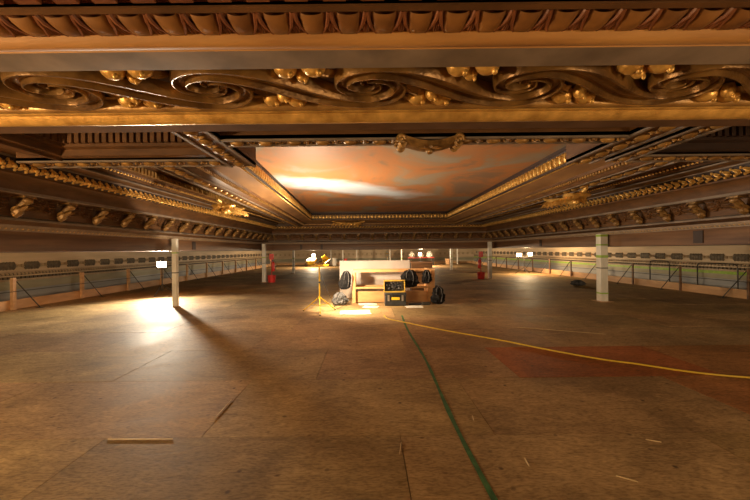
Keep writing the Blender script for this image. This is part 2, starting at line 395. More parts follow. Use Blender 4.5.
# ------------------------------------------------------------ ceiling shell
ZB = .03     # underside of the low outer ceiling, above the eye
RXL, RXR, RB = -5.65, 6.85, 18.0
c = MB()
c.box(-11.2, RXL - .05, YN - .8, 38.3, EYE + ZB, EYE + ZB + .1)
c.box(RXR + .05, 12.4, YN - .8, 38.3, EYE + ZB, EYE + ZB + .1)
c.box(RXL - .05, RXR + .05, RB + .05, 38.3, EYE + ZB, EYE + ZB + .1)
c.box(RXL - .2, RXR + .2, YN - .8, RB + .2, EYE + 2.1, EYE + 2.2)
ceiling = c.obj('ceiling', 'dark'); struct(ceiling)

ring = [(RXL, YN), (RXL, RB), (RXR, RB), (RXR, YN)]        # right of travel = inward
root = weld(sweep(MB(), ring, [(-.12, ZB), (0, ZB), (0, ZB + .33), (-.01, ZB + .35)])).obj('trim_4', 'board'); struct(root)
TR4 = root
m = sweep(MB(), ring, [(0, .36), (.03, .36), (.03, .385)]); sweep(m, ring, arc((.03, .385), (.11, .43), -.03)); sweep(m, ring, [(.11, .43), (.14, .43), (.14, .45)])
weld(m).obj('lip_moulding', 'greyband', root)
m = MB()
for mt in along(ring, .075, .398, .085, ymin=2.2): m.add(t_ball(.034, .028, .022, (0, 0, 0), 6, 4), mt @ Matrix.Rotation(.5, 4, 'Z'))
m.obj('rope_bead', 'gold', root)
weld(sweep(MB(), ring, [(.14, .45), (.34, .50), (.34, .56), (.37, .56), (.40, .82), (.66, .86), (.66, .90), (.62, .92)])).obj('bracket_soffit', 'dark', root)
m = sweep(MB(), ring, [(.34, .50), (.385, .50), (.385, .53), (.34, .56)]); sweep(m, ring, [(.66, .85), (.69, .86), (.69, .90), (.66, .905)])
m.obj('fillet', 'trim', root)
m = sweep(MB(), ring, arc((.66, .905), (.78, 1.10), .03)); sweep(m, ring, [(.78, 1.10), (.80, 1.10), (.80, 1.13)])
weld(m).obj('cove', 'dark', root)
weld(sweep(MB(), ring, arc((.80, 1.13), (.90, 1.29), -.045))).obj('leaf_torus', 'deep', root)
m = MB()
lf = t_leaf(.13, .075, .03, .0, 5)
for mt in along(ring, .885, 1.20, .15, ymin=2.2):
    # torus face looks inward and down; local -y is inward
    F = mt @ Matrix.Rotation(math.radians(-58), 4, 'X')
    for sgn in (1, -1):
        m.add(lf, F @ Matrix.Translation((-.05, -.055 * sgn, -.012)) @ Matrix.Rotation(.75 * sgn, 4, 'Z'))
    m.add(t_ball(.03, .03, .03, (.02, 0, -.04), 6, 4), F); m.add(t_ball(.02, .03, .02, (.075, .06, -.01), 6, 4), F); m.add(t_ball(.02, .03, .02, (.075, -.06, -.01), 6, 4), F)
m.obj('leaf_ribbon', 'gold', root)
m = sweep(MB(), ring, [(.90, 1.29), (.94, 1.29), (.94, 1.31)]); sweep(m, ring, [(1.08, 1.34), (1.12, 1.34), (1.12, 1.38), (1.08, 1.38)])
m.obj('fillet', 'trim', root)
weld(sweep(MB(), ring, [(.94, 1.31), (1.08, 1.34), (1.12, 1.36), (1.12, 2.1)])).obj('coffer_side', 'dark', root)
# carved brackets (modillions) and leafy rosettes between them
def t_bracket():
    m = MB(); path = []
    # S profile in (inward, z) plane, width along x
    prof = [(.02, -.26, .035), (.05, -.29, .055), (.10, -.25, .06), (.12, -.19, .05), (.16, -.13, .045), (.22, -.09, .05), (.26, -.05, .055)]
    m.tube([(0, -a, b) for a, b, r in prof], [r * 1.25 for a, b, r in prof], 8)
    m.add(t_ball(.075, .06, .06, (0, -.265, -.075), 10, 6)); m.add(t_ball(.085, .045, .045, (0, -.07, -.285), 10, 6))
    for s in (-1, 1):
        m.add(t_leaf(.20, .09, .03, .05, 6, 3), Matrix.Translation((s * .055, -.05, -.25)) @ Matrix.Rotation(-PI / 2 + s * .35, 4, 'Z') @ Matrix.Rotation(-.65, 4, 'Y'))
    m.add(t_leaf(.24, .11, .035, .03, 7, 3), Matrix.Translation((0, -.06, -.30)) @ Matrix.Rotation(-PI / 2, 4, 'Z') @ Matrix.Rotation(-.75, 4, 'Y'))
    return m
br = t_bracket()
blk = t_box(-.09, .09, -.27, 0, -.03, .02)
mb_b = MB().add((br.v, br.f), Matrix.Diagonal((.9, .9, .9, 1))).add(blk).mesh('bracket', 'dullgilt')
rs = MB()
for k in range(8):
    a = k * PI / 4; rs.add(t_leaf(.12, .075, .03, -.01, 5, 2), Matrix.Rotation(a, 4, 'Z'))
rs.add(t_ball(.035, .035, .04, (0, 0, -.01), 8, 5))
for sx in (-1, 1):
    for sy in (-.5, .5, 0): rs.add(t_leaf(.17, .10, .05, .0, 6, 3), Matrix.Translation((sx * .05, sy * .14, -.01)) @ Matrix.Rotation((0 if sx > 0 else PI) + sx * sy * .5, 4, 'Z'))
rs.add(t_box(-.23, .23, -.13, .13, 0, .03))
FR = Matrix.Rotation(math.radians(-60), 4, 'X')
mb_r = MB().add((rs.v, rs.f), FR).mesh('carved_rosette', 'dark')
br_list = list(along(ring, .38, .85, .72, ymin=2.4))
for i, mt in enumerate(br_list):
    stampcopy(mb_b, 'bracket', mt, root)
for i, mt in enumerate(br_list):
    stampcopy(mb_r, 'carved_rosette', mt @ Matrix.Translation((.36, -.10, -.08)), root)
# dark vertical patches on the fascia
for (x, y, dx, dy) in ((RXR - .012, 6.9, .02, .20), (RXR - .012, 13.2, .02, .16), (-3.6, RB - .012, .12, .02), (-2.5, RB - .012, .12, .02), (RXL + .012, 10.8, .02, .2)):
    MB().box(x - dx / 2, x + dx / 2, y - dy / 2, y + dy / 2, EYE + ZB + .04, EYE + ZB + .30).obj('cleat', 'deep', root)

# ------------------------------------------------------------ painting and its frame
PZ = 1.80
pf = [(-2.08, 3.95), (3.48, 3.95), (3.78, 15.8), (-2.68, 15.8)]    # counter-clockwise: right = outward
def paint_mat():
    m = bpy.data.materials.new('sky_mural'); m.use_nodes = True; nt = m.node_tree; N = nt.nodes; L = nt.links; b = N['Principled BSDF']
    tc = N.new('ShaderNodeTexCoord'); mp = N.new('ShaderNodeMapping'); mp.inputs['Scale'].default_value = (.55, .45, 1); mp.inputs['Rotation'].default_value = (0, 0, -.5); L.new(tc.outputs['Object'], mp.inputs[0])
    n = N.new('ShaderNodeTexNoise'); n.inputs['Scale'].default_value = 1.15; n.inputs['Detail'].default_value = 8; n.inputs['Roughness'].default_value = .58; n.inputs['Distortion'].default_value = .6; L.new(mp.outputs[0], n.inputs['Vector'])
    r = N.new('ShaderNodeValToRGB'); E = r.color_ramp.elements
    E[0].position = .30; E[0].color = (.22, .15, .11, 1); E[1].position = .78; E[1].color = (.44, .28, .17, 1)
    for p, c in ((.40, (.28, .17, .10)), (.47, (.46, .19, .065)), (.53, (.40, .20, .09)), (.58, (.32, .24, .16)), (.66, (.29, .27, .23))):
        e = E.new(p); e.color = (*c, 1)
    L.new(n.outputs['Fac'], r.inputs[0])
    # pale break in the clouds, painted
    mp2 = N.new('ShaderNodeMapping'); mp2.vector_type = 'TEXTURE'; mp2.inputs['Location'].default_value = (-.35, 9.9, EYE + PZ); mp2.inputs['Rotation'].default_value = (0, 0, .62); mp2.inputs['Scale'].default_value = (3.3, 1.05, 1); L.new(tc.outputs['Object'], mp2.inputs[0])
    n2 = N.new('ShaderNodeTexNoise'); n2.inputs['Scale'].default_value = .9; n2.inputs['Detail'].default_value = 5; L.new(tc.outputs['Object'], n2.inputs['Vector'])
    mx = N.new('ShaderNodeMix'); mx.data_type = 'VECTOR'; mx.inputs[0].default_value = .0; 
    va = N.new('ShaderNodeVectorMath'); va.operation = 'MULTIPLY_ADD'; va.inputs[1].default_value = (1.1, 1.1, 0); va.inputs[2].default_value = (-.55, -.55, 0); L.new(n2.outputs['Color'], va.inputs[0])
    v2 = N.new('ShaderNodeVectorMath'); v2.operation = 'ADD'; L.new(va.outputs[0], v2.inputs[0]); L.new(mp2.outputs[0], v2.inputs[1])
    ln = N.new('ShaderNodeVectorMath'); ln.operation = 'LENGTH'; L.new(v2.outputs[0], ln.inputs[0])
    rr = N.new('ShaderNodeValToRGB'); rr.color_ramp.elements[0].position = .42; rr.color_ramp.elements[0].color = (1, 1, 1, 1); rr.color_ramp.elements[1].position = .95; rr.color_ramp.elements[1].color = (0, 0, 0, 1)
    L.new(ln.outputs['Value'], rr.inputs[0])
    mi = N.new('ShaderNodeMix'); mi.data_type = 'RGBA'; L.new(rr.outputs[0], mi.inputs[0]); L.new(r.outputs[0], mi.inputs[6]); mi.inputs[7].default_value = (.62, .70, .80, 1)
    L.new(mi.outputs[2], b.inputs['Base Color']); b.inputs['Roughness'].default_value = .6
    return m
M['mural'] = paint_mat()
pm = MB(); q = offset_path(pf, .04, True)
pm.v = [(x, y, EYE + PZ) for x, y in q] + [(x, y, EYE + PZ + .03) for x, y in q]
pm.f = [(0, 1, 2, 3), (7, 6, 5, 4)] + [(i, i + 4, (i + 1) % 4 + 4, (i + 1) % 4) for i in range(4)]
pt = pm.obj('ceiling_painting', 'mural')
tag(pt, 'large painted mural of glowing orange and white clouds framed in the ceiling', 'painting')
pfo = [(3.48, 5.0), (3.78, 15.8), (-2.68, 15.8), (-2.08, 5.0)]; pfs = [(3.48, 4.64), (3.78, 15.8), (-2.68, 15.8), (-2.08, 4.64)]
fr = weld(sweep(MB(), pfs, [(.0, PZ), (.0, PZ - .06), (-.03, PZ - .09), (.0, 1.66), (-.0, 1.50), (-.03, 1.49), (-.03, 1.45), (.03, 1.44)])).obj('trim_5', 'deep'); struct(fr)
m = MB()
def t_dart():
    m = MB(); m.add(t_ball(.055, .045, .10, (0, .012, 0), 8, 6))
    m.add(t_ball(.013, .03, .085, (.082, .010, 0), 6, 5)); m.add(t_ball(.03, .035, .022, (.082, .014, -.075), 6, 4)); m.add(t_ball(.03, .035, .022, (.082, .014, .08), 6, 4)); return m
dt = t_dart()
for mt in along(pfs, 0, 1.585, .165): m.add((dt.v, dt.f), mt)
m.obj('egg_and_dart', 'gold', fr)
m = MB()
for mt in along(pfs, .02, 1.445, .07): m.add(t_ball(.024, .03, .02, (0, 0, 0), 6, 4), mt)
m.obj('bead_row', 'gold', fr)
m = sweep(MB(), pfs, [(.03, 1.44), (.34, 1.33)])
weld(m).obj('sloping_plank', 'plank', fr)
m = MB(); weld(sweep(m, pfs, [(.34, 1.33), (.36, 1.29), (.44, 1.28), (.46, 1.24), (.52, 1.20)])); m.obj('moulding', 'dark', fr)
m = MB()
for mt in along(pfs, .40, 1.275, .075): m.add(t_box(-.022, .022, -.03, .03, -.03, .01), mt)
m.obj('dentil_row', 'bronze', fr)
# flat strip with cabochons around it
def strip(root, path, w, z, closed=False, lo=0.0):
    a, c = lo, lo + w
    weld(sweep(MB(), path, [(a + .03, z + .012), (c - .03, z + .012)], closed)).obj('strip_field', 'dark', root)
    m = MB()
    for p in (a, c - .04): sweep(m, path, [(p, z + .05), (p, z - .008), (p + .04, z - .008), (p + .04, z + .05)], closed)
    weld(m).obj('strip_edge', 'trim', root)
    m = MB()
    for mt in along(path, (a + c) / 2, z, .30, closed):
        m.add(t_ball(.078, w * .19, .035, (0, 0, 0), 10, 6), mt)
        for s in (-1, 1):
            m.add(t_leaf(.06, .05, .02, 0, 4), mt @ Matrix.Translation((.15, 0, .005)) @ Matrix.Rotation(PI / 2 * s, 4, 'Z'))
            m.add(t_ball(.012, .012, .015, (.15 + s * .035, 0, 0), 6, 4), mt)
    m.obj('cabochon_row', 'bronze', root)
ST = weld(sweep(MB(), pfs, [(.52, 1.20), (.54, 1.26), (.92, 1.26), (.94, 1.20)])).obj('trim_6', 'dark'); struct(ST)
strip(ST, pfs, .38, 1.20, False, .54)
weld(sweep(MB(), pfs, [(.94, 1.20), (.95, 1.26), (1.0, 1.30), (1.0, 1.36)])).obj('coffer_edge', 'bronze', ST)
m = MB()
for mt in along(pfs, .97, 1.31, .09): m.add(t_box(-.026, .026, -.035, .035, -.03, .03), mt)
m.obj('dentil_row', 'bronze', ST)
weld(sweep(MB(), pfs, [(1.0, 1.36), (1.02, 1.46), (1.10, 1.50), (1.10, 1.62), (1.2, 1.66), (1.2, 2.1)])).obj('coffer_side', 'dark', ST)
m = MB()
for mt in along(pfs, 1.06, 1.50, .10): m.add(t_box(-.03, .03, -.05, .05, -.03, .05), mt)
m.obj('dentil_row', 'gold', ST)
# stepped mouldings inside the coffer next to the ring
m = MB()
sweep(m, ring, [(1.12, 1.42), (1.20, 1.42), (1.22, 1.48), (1.30, 1.50), (1.30, 1.62), (1.42, 1.66), (1.42, 2.1)])
weld(m).obj('coffer_moulding', 'dark', TR4)
m = MB()
for mt in along(ring, 1.33, 1.56, .10, ymin=2.4): m.add(t_box(-.03, .03, -.05, .04, -.06, .05), mt)
m.obj('dentil_row', 'bronze', TR4)
m = MB()
for mt in along(ring, 1.20, 1.44, .08, ymin=2.4): m.add(t_ball(.026, .03, .025, (0, 0, 0), 6, 4), mt)
m.obj('bead_row', 'gold', TR4)
# soffit over the coffers
struct(MB().box(RXL, RXR, 2.5, RB, EYE + 1.85, EYE + 1.95).obj('trim_7', 'deep'))

# near lattice: longitudinal strips and crossing transverse strips
lat = empty('trim_8'); struct(lat)
def flat_beam(root, a, b, w, z, depth=.5, mat='dark'):
    P = [a, b]
    weld(sweep(MB(), P, [(0, z + depth), (0, z + .01), (w, z + .01), (w, z + depth)])).obj('rib_body', mat, root)
    strip(root, P, w, z)
ZS = 1.17
flat_beam(lat, (-1.90, 2.5), (-1.90, 4.62), .36, ZS)           # left longitudinal (right of travel = +x)
flat_beam(lat, (2.76, 2.5), (2.76, 4.62), .36, ZS)
flat_beam(lat, (3.30, 2.5), (3.30, 4.62), .30, ZS + .02)
flat_beam(lat, (-4.55, 4.64), (-1.90, 4.64), .32, ZS + .02)    # right of travel = -y
flat_beam(lat, (3.60, 4.64), (5.75, 4.64), .32, ZS + .02)
flat_beam(lat, (-1.56, 3.72), (2.76, 3.72), .22, ZS - .0)
flat_beam(lat, (-4.55, 3.4), (-4.55, 2.6), -.01, ZS + .02) if False else None
# dentils round the left and right near coffers
def coffer(root, x0, x1, y0, y1, mat='dark'):
    P = [(x0, y0), (x1, y0), (x1, y1), (x0, y1)]; P = P[::-1]     # clockwise: right = inward
    m = MB(); sweep(m, P, [(0, ZS + .05), (.05, ZS + .07), (.05, ZS + .15), (.10, ZS + .17), (.10, ZS + .36), (.2, ZS + .40), (.2, ZS + .68)], True)
    weld(m).obj('coffer_moulding', mat, root)
    m = MB()
    for mt in along(P, .12, ZS + .28, .085, True): m.add(t_box(-.026, .026, -.035, .03, -.075, .06), mt)
    m.obj('dentil_row', mat, root)
    m = MB()
    for mt in along(P, .05, ZS + .175, .06, True): m.add(t_ball(.02, .025, .02, (0, 0, 0), 6, 4), mt)
    m.obj('bead_row', 'bronze', root)
coffer(lat, -3.95, -1.91, 2.7, 4.30)
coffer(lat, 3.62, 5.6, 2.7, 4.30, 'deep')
weld(sweep(MB(), [(-3.95, 2.6), (-3.95, 4.32)], [(0, ZS + .3), (0, ZS + .02), (-.6, ZS + .15), (-.6, ZS + .3)])).obj('rib_body', 'dark', lat)

# gilded cartouche at the middle of the near transverse strip
ca = empty('carved_cartouche', (.67, 3.60, EYE + ZS)); tag(ca, 'brown carved shield with curled ends hanging from the middle of the ceiling rib', 'ceiling ornament')
m = MB()
pts = [(-.27 + .54 * i / 12, 0, -.03 - .06 * math.sin(PI * i / 12)) for i in range(13)]
b0 = 0
for i, (x, y, z) in enumerate(pts):
    for (yy, zz) in ((-.14, .03), (-.10, -.02), (0, -.05), (.10, -.02), (.14, .03)): m.v.append((x, yy, z + zz + .02))
for i in range(12):
    for j in range(4): m.f.append((i * 5 + j, i * 5 + j + 1, (i + 1) * 5 + j + 1, (i + 1) * 5 + j))
    m.f.append((i * 5 + 4, i * 5, (i + 1) * 5, (i + 1) * 5 + 4))
m.f.append((0, 1, 2, 3, 4)); m.f.append((60, 61, 62, 63, 64))
m.obj('shield', 'dullgilt', ca)
for s in (-1, 1):
    v = MB(); P = []
    for i in range(22):
        a = i / 21 * 3.2 * PI; r = .012 + .062 * (1 - i / 21)
        P.append((s * (.30 + r * math.cos(a) * .7), 0, -.03 + r * math.sin(a)))
    for yy in (-.1, 0, .1): v.tube([(p[0], p[1] + yy, p[2]) for p in P], .022, 6)
    v.obj('volute', 'bronze', ca)
lfm = MB()
for a in (-1.2, -.6, 0, .6, 1.2): lfm.add(t_leaf(.13, .07, .02, .02, 6, 2), Matrix.Translation((0, -.05, -.085)) @ Matrix.Rotation(-PI / 2 + a, 4, 'Z'))
lfm.add(t_ball(.04, .04, .035, (0, -.03, -.12), 8, 6)); lfm.obj('leaf_cluster', 'bronze', ca)

# gilded acanthus ornaments on the long strips
def acanthus(x, y, z, mirror, label, rz=0):
    r = empty('gilded_acanthus', (x, y, EYE + z), rz); tag(r, label, 'ceiling ornament')
    m = MB()
    m.tube([(0, -.75, .02), (.04, -.5, -.06), (-.03, -.2, -.12), (.05, .15, -.10), (-.02, .5, -.05), (0, .8, .02)], [.03, .06, .08, .075, .05, .02], 8)
    for s in (-1, 1):
        P = []
        for i in range(26):
            a = i / 25 * 3.4 * PI; q = .02 + .15 * (1 - i / 25)
            P.append((s * (.02 + q * math.sin(a) + .06), -.45 + q * math.cos(a), -.06 - .03 * math.sin(i / 25 * PI)))
        m.tube(P, [.04 - .02 * i / 25 for i in range(26)], 6)
    m.obj('stem', 'gold', r)
    m = MB(); R = random.Random(5)
    for k in range(16):
        t = k / 15; yy = -.6 + 1.3 * t; s = 1 if k % 2 else -1
        m.add(t_leaf(.34 - .14 * t, .17 - .06 * t, .05, .06, 7, 3), Matrix.Translation((0, yy, -.06)) @ Matrix.Rotation(PI / 2 - s * (.9 - .3 * t), 4, 'Z') @ Matrix.Rotation(.35, 4, 'Y'))
    m.obj('leaves', 'gold', r)
    m = MB(); m.add(t_ball(.12, .15, .11, (0, -.3, -.14), 12, 8)); m.add(t_ball(.07, .07, .07, (0, -.42, -.20), 10, 6)); m.obj('boss', 'gold', r)
    return r
acanthus(-3.22, 7.9, 1.10, 1, 'gilded acanthus carving high on the left side of the coffered ceiling')
acanthus(4.25, 7.2, 1.14, -1, 'gilded acanthus carving on the right side of the coffered ceiling')
acanthus(-.9, 15.9, 1.36, -1, 'small gilded carving at the middle of the far side of the mural frame', PI / 2)

# ------------------------------------------------------------ near carved beam
XA, XB = -4.6, 5.75
nb = empty('trim_9'); struct(nb)
line = [(XA, 0), (XB, 0)]     # travelling +x, right = -y ; use offset = -D
def nprof(name, mat, pts):
    weld(sweep(MB(), line, [(-d, z) for d, z in pts])).obj(name, mat, nb)
nprof('beam_back', 'dark', [(2.66, 2.0), (2.66, .99)])
nprof('far_lip', 'matte', [(2.66, .99), (2.66, .958), (2.50, .965)])
def rev(c): return c
nprof('gilt_torus', 'gold', [(2.50, .965)] + arc((2.50, .965), (2.37, .975), .04, 10) + [(2.35, .975), (2.35, 1.0)])
nprof('inner_bead', 'bronze', arc((2.35, .99), (2.29, 1.0), .02, 5) + [(2.29, 1.05), (2.27, 1.06)])
nprof('scroll_ground', 'deep', [(2.6, 1.065), (1.80, 1.065), (1.80, 1.0), (1.785, .975)])
nprof('near_lip', 'trim', [(1.785, .975), (1.78, .975), (1.64, .985)])
nprof('plain_torus', 'orange', [(1.64, .985)] + arc((1.635, .99), (1.55, 1.005), .02, 8) + [(1.545, 1.01)])
nprof('tongue_cove', 'red_brown', [(1.545, 1.01)] + arc((1.54, 1.01), (1.43, 1.04), -.02, 6) + [(1.425, 1.03), (1.40, 1.035), (1.40, 1.08)])
nprof('top_fillet', 'dark', [(1.43, 1.025), (1.425, 1.02), (1.40, 1.025), (1.40, 1.05)])
nprof('dentil_ground', 'deep', [(1.40, 1.07), (1.30, 1.10), (1.30, 1.25), (1.15, 1.3), (1.15, 2.0)])
m = MB(); x = XA
while x < XB: m.box(x, x + .095, 1.31, 1.385, 1.035 + EYE, 1.14 + EYE); x += .158
m.obj('dentil_row', 'red_brown', nb)
# tongue-and-dart pattern
eg = MB()
def grid(mb, fn, nu, nv):
    b = len(mb.v)
    for i in range(nu + 1):
        for j in range(nv + 1): mb.v.append(fn(i / nu, j / nv))
    for i in range(nu):
        for j in range(nv): a = b + i * (nv + 1) + j; mb.f.append((a, a + 1, a + nv + 2, a + nv + 1))
def tongue(u, v):   # u across -1..1 (x), v along depth (0 near camera .. 1 far)
    a = (u - .5) * 2; h = math.sqrt(max(0, 1 - a * a)) ; ww = .060 * (1 - .12 * v)
    return (a * ww * (1 if v > .12 else .85), 1.435 + .105 * v, -(.030 * h * math.sin(PI * (.12 + .80 * v)) ** .6) + 1.030 - .018 * v)
grid(eg, tongue, 10, 8)
m = MB(); mg = MB(); x = XA + .1
while x < XB - .1:
    m.add((eg.v, eg.f), Matrix.Translation((x, 0, EYE)))
    # dart: stalk from the near edge opening into a forked lily
    xd = x + .079; z = EYE + 1.012
    for s in (-1, 1):
        mg.tube([(xd + s * .003, 1.43, z + .012), (xd + s * .010, 1.46, z - .004), (xd + s * .018, 1.49, z - .006), (xd + s * .046, 1.54, z - .008)], [.010, .010, .009, .006], 6)
    mg.add(t_leaf(.075, .040, .018, 0, 5), Matrix.Translation((xd, 1.475, z - .0)) @ Matrix.Rotation(PI / 2, 4, 'Z'))
    x += .158
m.obj('tongue_row', 'tongue', nb); mg.obj('dart_row', 'red_brown', nb)
# running scroll relief
PER = .975; X0 = .03; DC = 2.065; ZC = EYE + 1.065
def SP(u, v): return (u, DC - v, ZC)
m = MB()
RU, RV = .25, .185
for k in range(-5, 6):
    ua, ub = X0 + k * PER, X0 + (k + 1) * PER
    if ua - .3 < XA or ub + .3 > XB: continue
    pts = []; wd = []; ht = []
    n = 34
    def spiral(t):   # t 0 outside .. 1 centre ; returns radius factor and angle from the bottom, ccw
        return (1 - t) * .86 + .14, -PI / 2 + t * 1.42 * PI
    for i in range(n):          # winding outwards from the centre of ua (point-reflected arrival)
        t = 1 - i / n; r, a = spiral(t)
        pts.append(SP(ua - r * RU * math.cos(a), -r * RV * math.sin(a))); wd.append(.05 + .062 * (1 - t)); ht.append(.045 + .04 * (1 - t))
    p0 = (ua, RV * 1.03); p3 = (ub, -RV * 1.03); p1 = (ua + .42, RV * 1.03); p2 = (ub - .42, -RV * 1.03)
    for i in range(0, 19):
        t = i / 18; c0, c1, c2, c3 = (1 - t) ** 3, 3 * t * (1 - t) ** 2, 3 * t * t * (1 - t), t ** 3
        pts.append(SP(c0 * p0[0] + c1 * p1[0] + c2 * p2[0] + c3 * p3[0], c0 * p0[1] + c1 * p1[1] + c2 * p2[1] + c3 * p3[1])); wd.append(.106 + .07 * math.sin(PI * t)); ht.append(.085)
    for i in range(1, n + 1):
        t = i / n; r, a = spiral(t)
        pts.append(SP(ub + r * RU * math.cos(a), r * RV * math.sin(a))); wd.append(.05 + .062 * (1 - t)); ht.append(.045 + .04 * (1 - t))
    ribbon(m, pts, wd, ht)
m.obj('scroll_relief', 'scrollgilt', nb)
fm = MB(); lm = MB()
R = random.Random(11)
for k in range(-5, 6):
    uc = X0 + k * PER
    if uc < XA + .5 or uc > XB - .5: continue
    for s in (-1, 1):    # s=-1: gap left of the spiral on the camera side ; s=+1: right of it on the far side
        base_u = uc + s * .40; vv = -s * .185
        for j, (du, dv, rr) in enumerate(((-.085, .0, .062), (.075, .012, .066), (.0, -.055, .040))):
            c = SP(base_u + du, vv - s * dv * 0 + (dv if s < 0 else -dv))
            fm.add(t_ball(rr * 1.12, rr * .92, .058), Matrix.Translation((c[0], c[1], c[2] - .030)))
            fm.add(t_ball(rr * .28, rr * .28, .02), Matrix.Translation((c[0] + rr * .5, c[1] - rr * .3, c[2] - .080)))
        for a in (-2.7, -2.1, -.9, -.4, .5, 2.6):
            c = SP(base_u, vv)
            lm.add(t_leaf(R.uniform(.15, .22), .085, .035, -.01, 7, 3), Matrix.Translation((c[0], c[1], c[2] - .02)) @ Matrix.Rotation(a * 1.0 + (PI if s > 0 else 0), 4, 'Z') @ Matrix.Translation((.04, 0, 0)))
fm.obj('carved_fruit', 'gold', nb); lm.obj('carved_leaves', 'scrollgilt', nb)

# ------------------------------------------------------------ posts
def make_post(x, y, h, w, label, tapes, tilt=0):
    r = empty('support_post', (x, y, 0)); tag(r, label, 'post', None)
    MB().box(-w / 2, w / 2, -w / 2, w / 2, .012, h).obj('shaft', 'white', r, bevel=.006)
    MB().box(-w * .95, w * .95, -w * .95, w * .95, .003, .014).obj('base_plate', 'ply', r)
    for z, hh in tapes: MB().box(-w / 2 - .003, w / 2 + .003, -w / 2 - .003, w / 2 + .003, z, z + hh).obj('tape_band', 'tape', r)
    MB().box(-w / 2 - .004, w / 2 + .004, -w / 2 - .004, w / 2 + .004, h * .49, h * .49 + .025).obj('strap', 'iron', r)
    return r
make_post(6.70, 9.55, 1.93, .20, 'white square post with bright green tape bands, nearest on the right of the deck', [(.22, .04), (1.25, .075), (1.60, .035), (1.85, .06)])
make_post(-5.47, 9.45, 1.92, .125, 'white square post in front of the glaring floodlight on the left', [(1.5, .03)])
make_post(-5.15, 16.5, 1.90, .16, 'white post beside the left fire extinguisher stand', [(1.2, .04)])
make_post(6.28, 17.2, 1.90, .17, 'white post behind the right fire extinguisher stand', [(1.1, .04)])
make_post(-5.1, 22.8, EYE + ZB, .15, 'thin far white post to the left of the yellow work light', [(1.0, .04)])
make_post(6.1, 24.4, EYE + ZB, .17, 'thin far white post to the left of the right extinguisher stand', [(1.0, .04)])
make_post(-1.05, 31, EYE + ZB, .12, 'slim pale post far behind the yellow work light', [(.7, .04)])
make_post(3.1, 31, EYE + ZB, .10, 'slim pale post far behind the pale plywood screen', [(.7, .04)])

for px_, D_, lb in ((-2.6, 34.5, 'slim pale upright far behind, just right of the yellow work light heads'), (-3.9, 35, 'slim pale upright far behind, just left of the yellow work light heads'), (2.3, 35, 'slim pale upright far behind, right of the distant yellow work light'), (9.1, 34, 'slim pale upright far back to the right of the bench')):
    o = MB().box(px_ - .05, px_ + .05, D_ - .05, D_ + .05, .003, EYE + ZB - .002).obj('slim_post', 'white'); tag(o, lb, 'post')
# ------------------------------------------------------------ railings
def railing(X, side, name_label, ys, hw=.045, pm='ply'):
    r = empty('guard_railing', (X, 0, 0)); tag(r, name_label, 'railing')
    for y in ys:
        MB().box(-hw, hw, y - hw, y + hw, .0, .88).obj('post', pm, r, bevel=.004)
        MB().tube([(0, y + .03, .84), (-side * .40, y + .34, .012)], .014, 6).obj('brace', 'iron', r)
        MB().box(-side * .40 - .08, -side * .40 + .08, y + .28, y + .40, .003, .012).obj('brace_foot', 'iron', r)
    for z in (.50,): MB().tube([(-side * .05, ys[0] - .5, z), (-side * .05, ys[-1] + .5, z)], .009, 6).obj('rail', 'iron', r)
    return r
railing(XL + .05, -1, 'wooden railing posts with dark braces along the left edge of the deck', [9.15 + 2.2 * i for i in range(-2, 12)])
railing(XR - .05, 1, 'thin dark railing posts with slanted braces along the right edge of the deck', [9.6 + 2.1 * i for i in range(-2, 12)], .028, 'board')
def u_frame(y0, y1, h, label, x=11.75):
    m = MB(); m.tube([(x, y0, -.6), (x, y0, h - .12), (x, y0 + .03, h - .03), (x, y0 + .12, h), (x, y1 - .12, h), (x, y1 - .03, h - .03), (x, y1, h - .12), (x, y1, -.6)], .02, 8)
    o = m.obj('pipe_frame', 'iron'); tag(o, label, 'pipe frame'); return o
u_frame(10.6, 11.9, .96, 'dark bent pipe frame beyond the right railing, nearer of two')
u_frame(13.0, 13.9, .98, 'dark bent pipe frame beyond the right railing, farther of two')

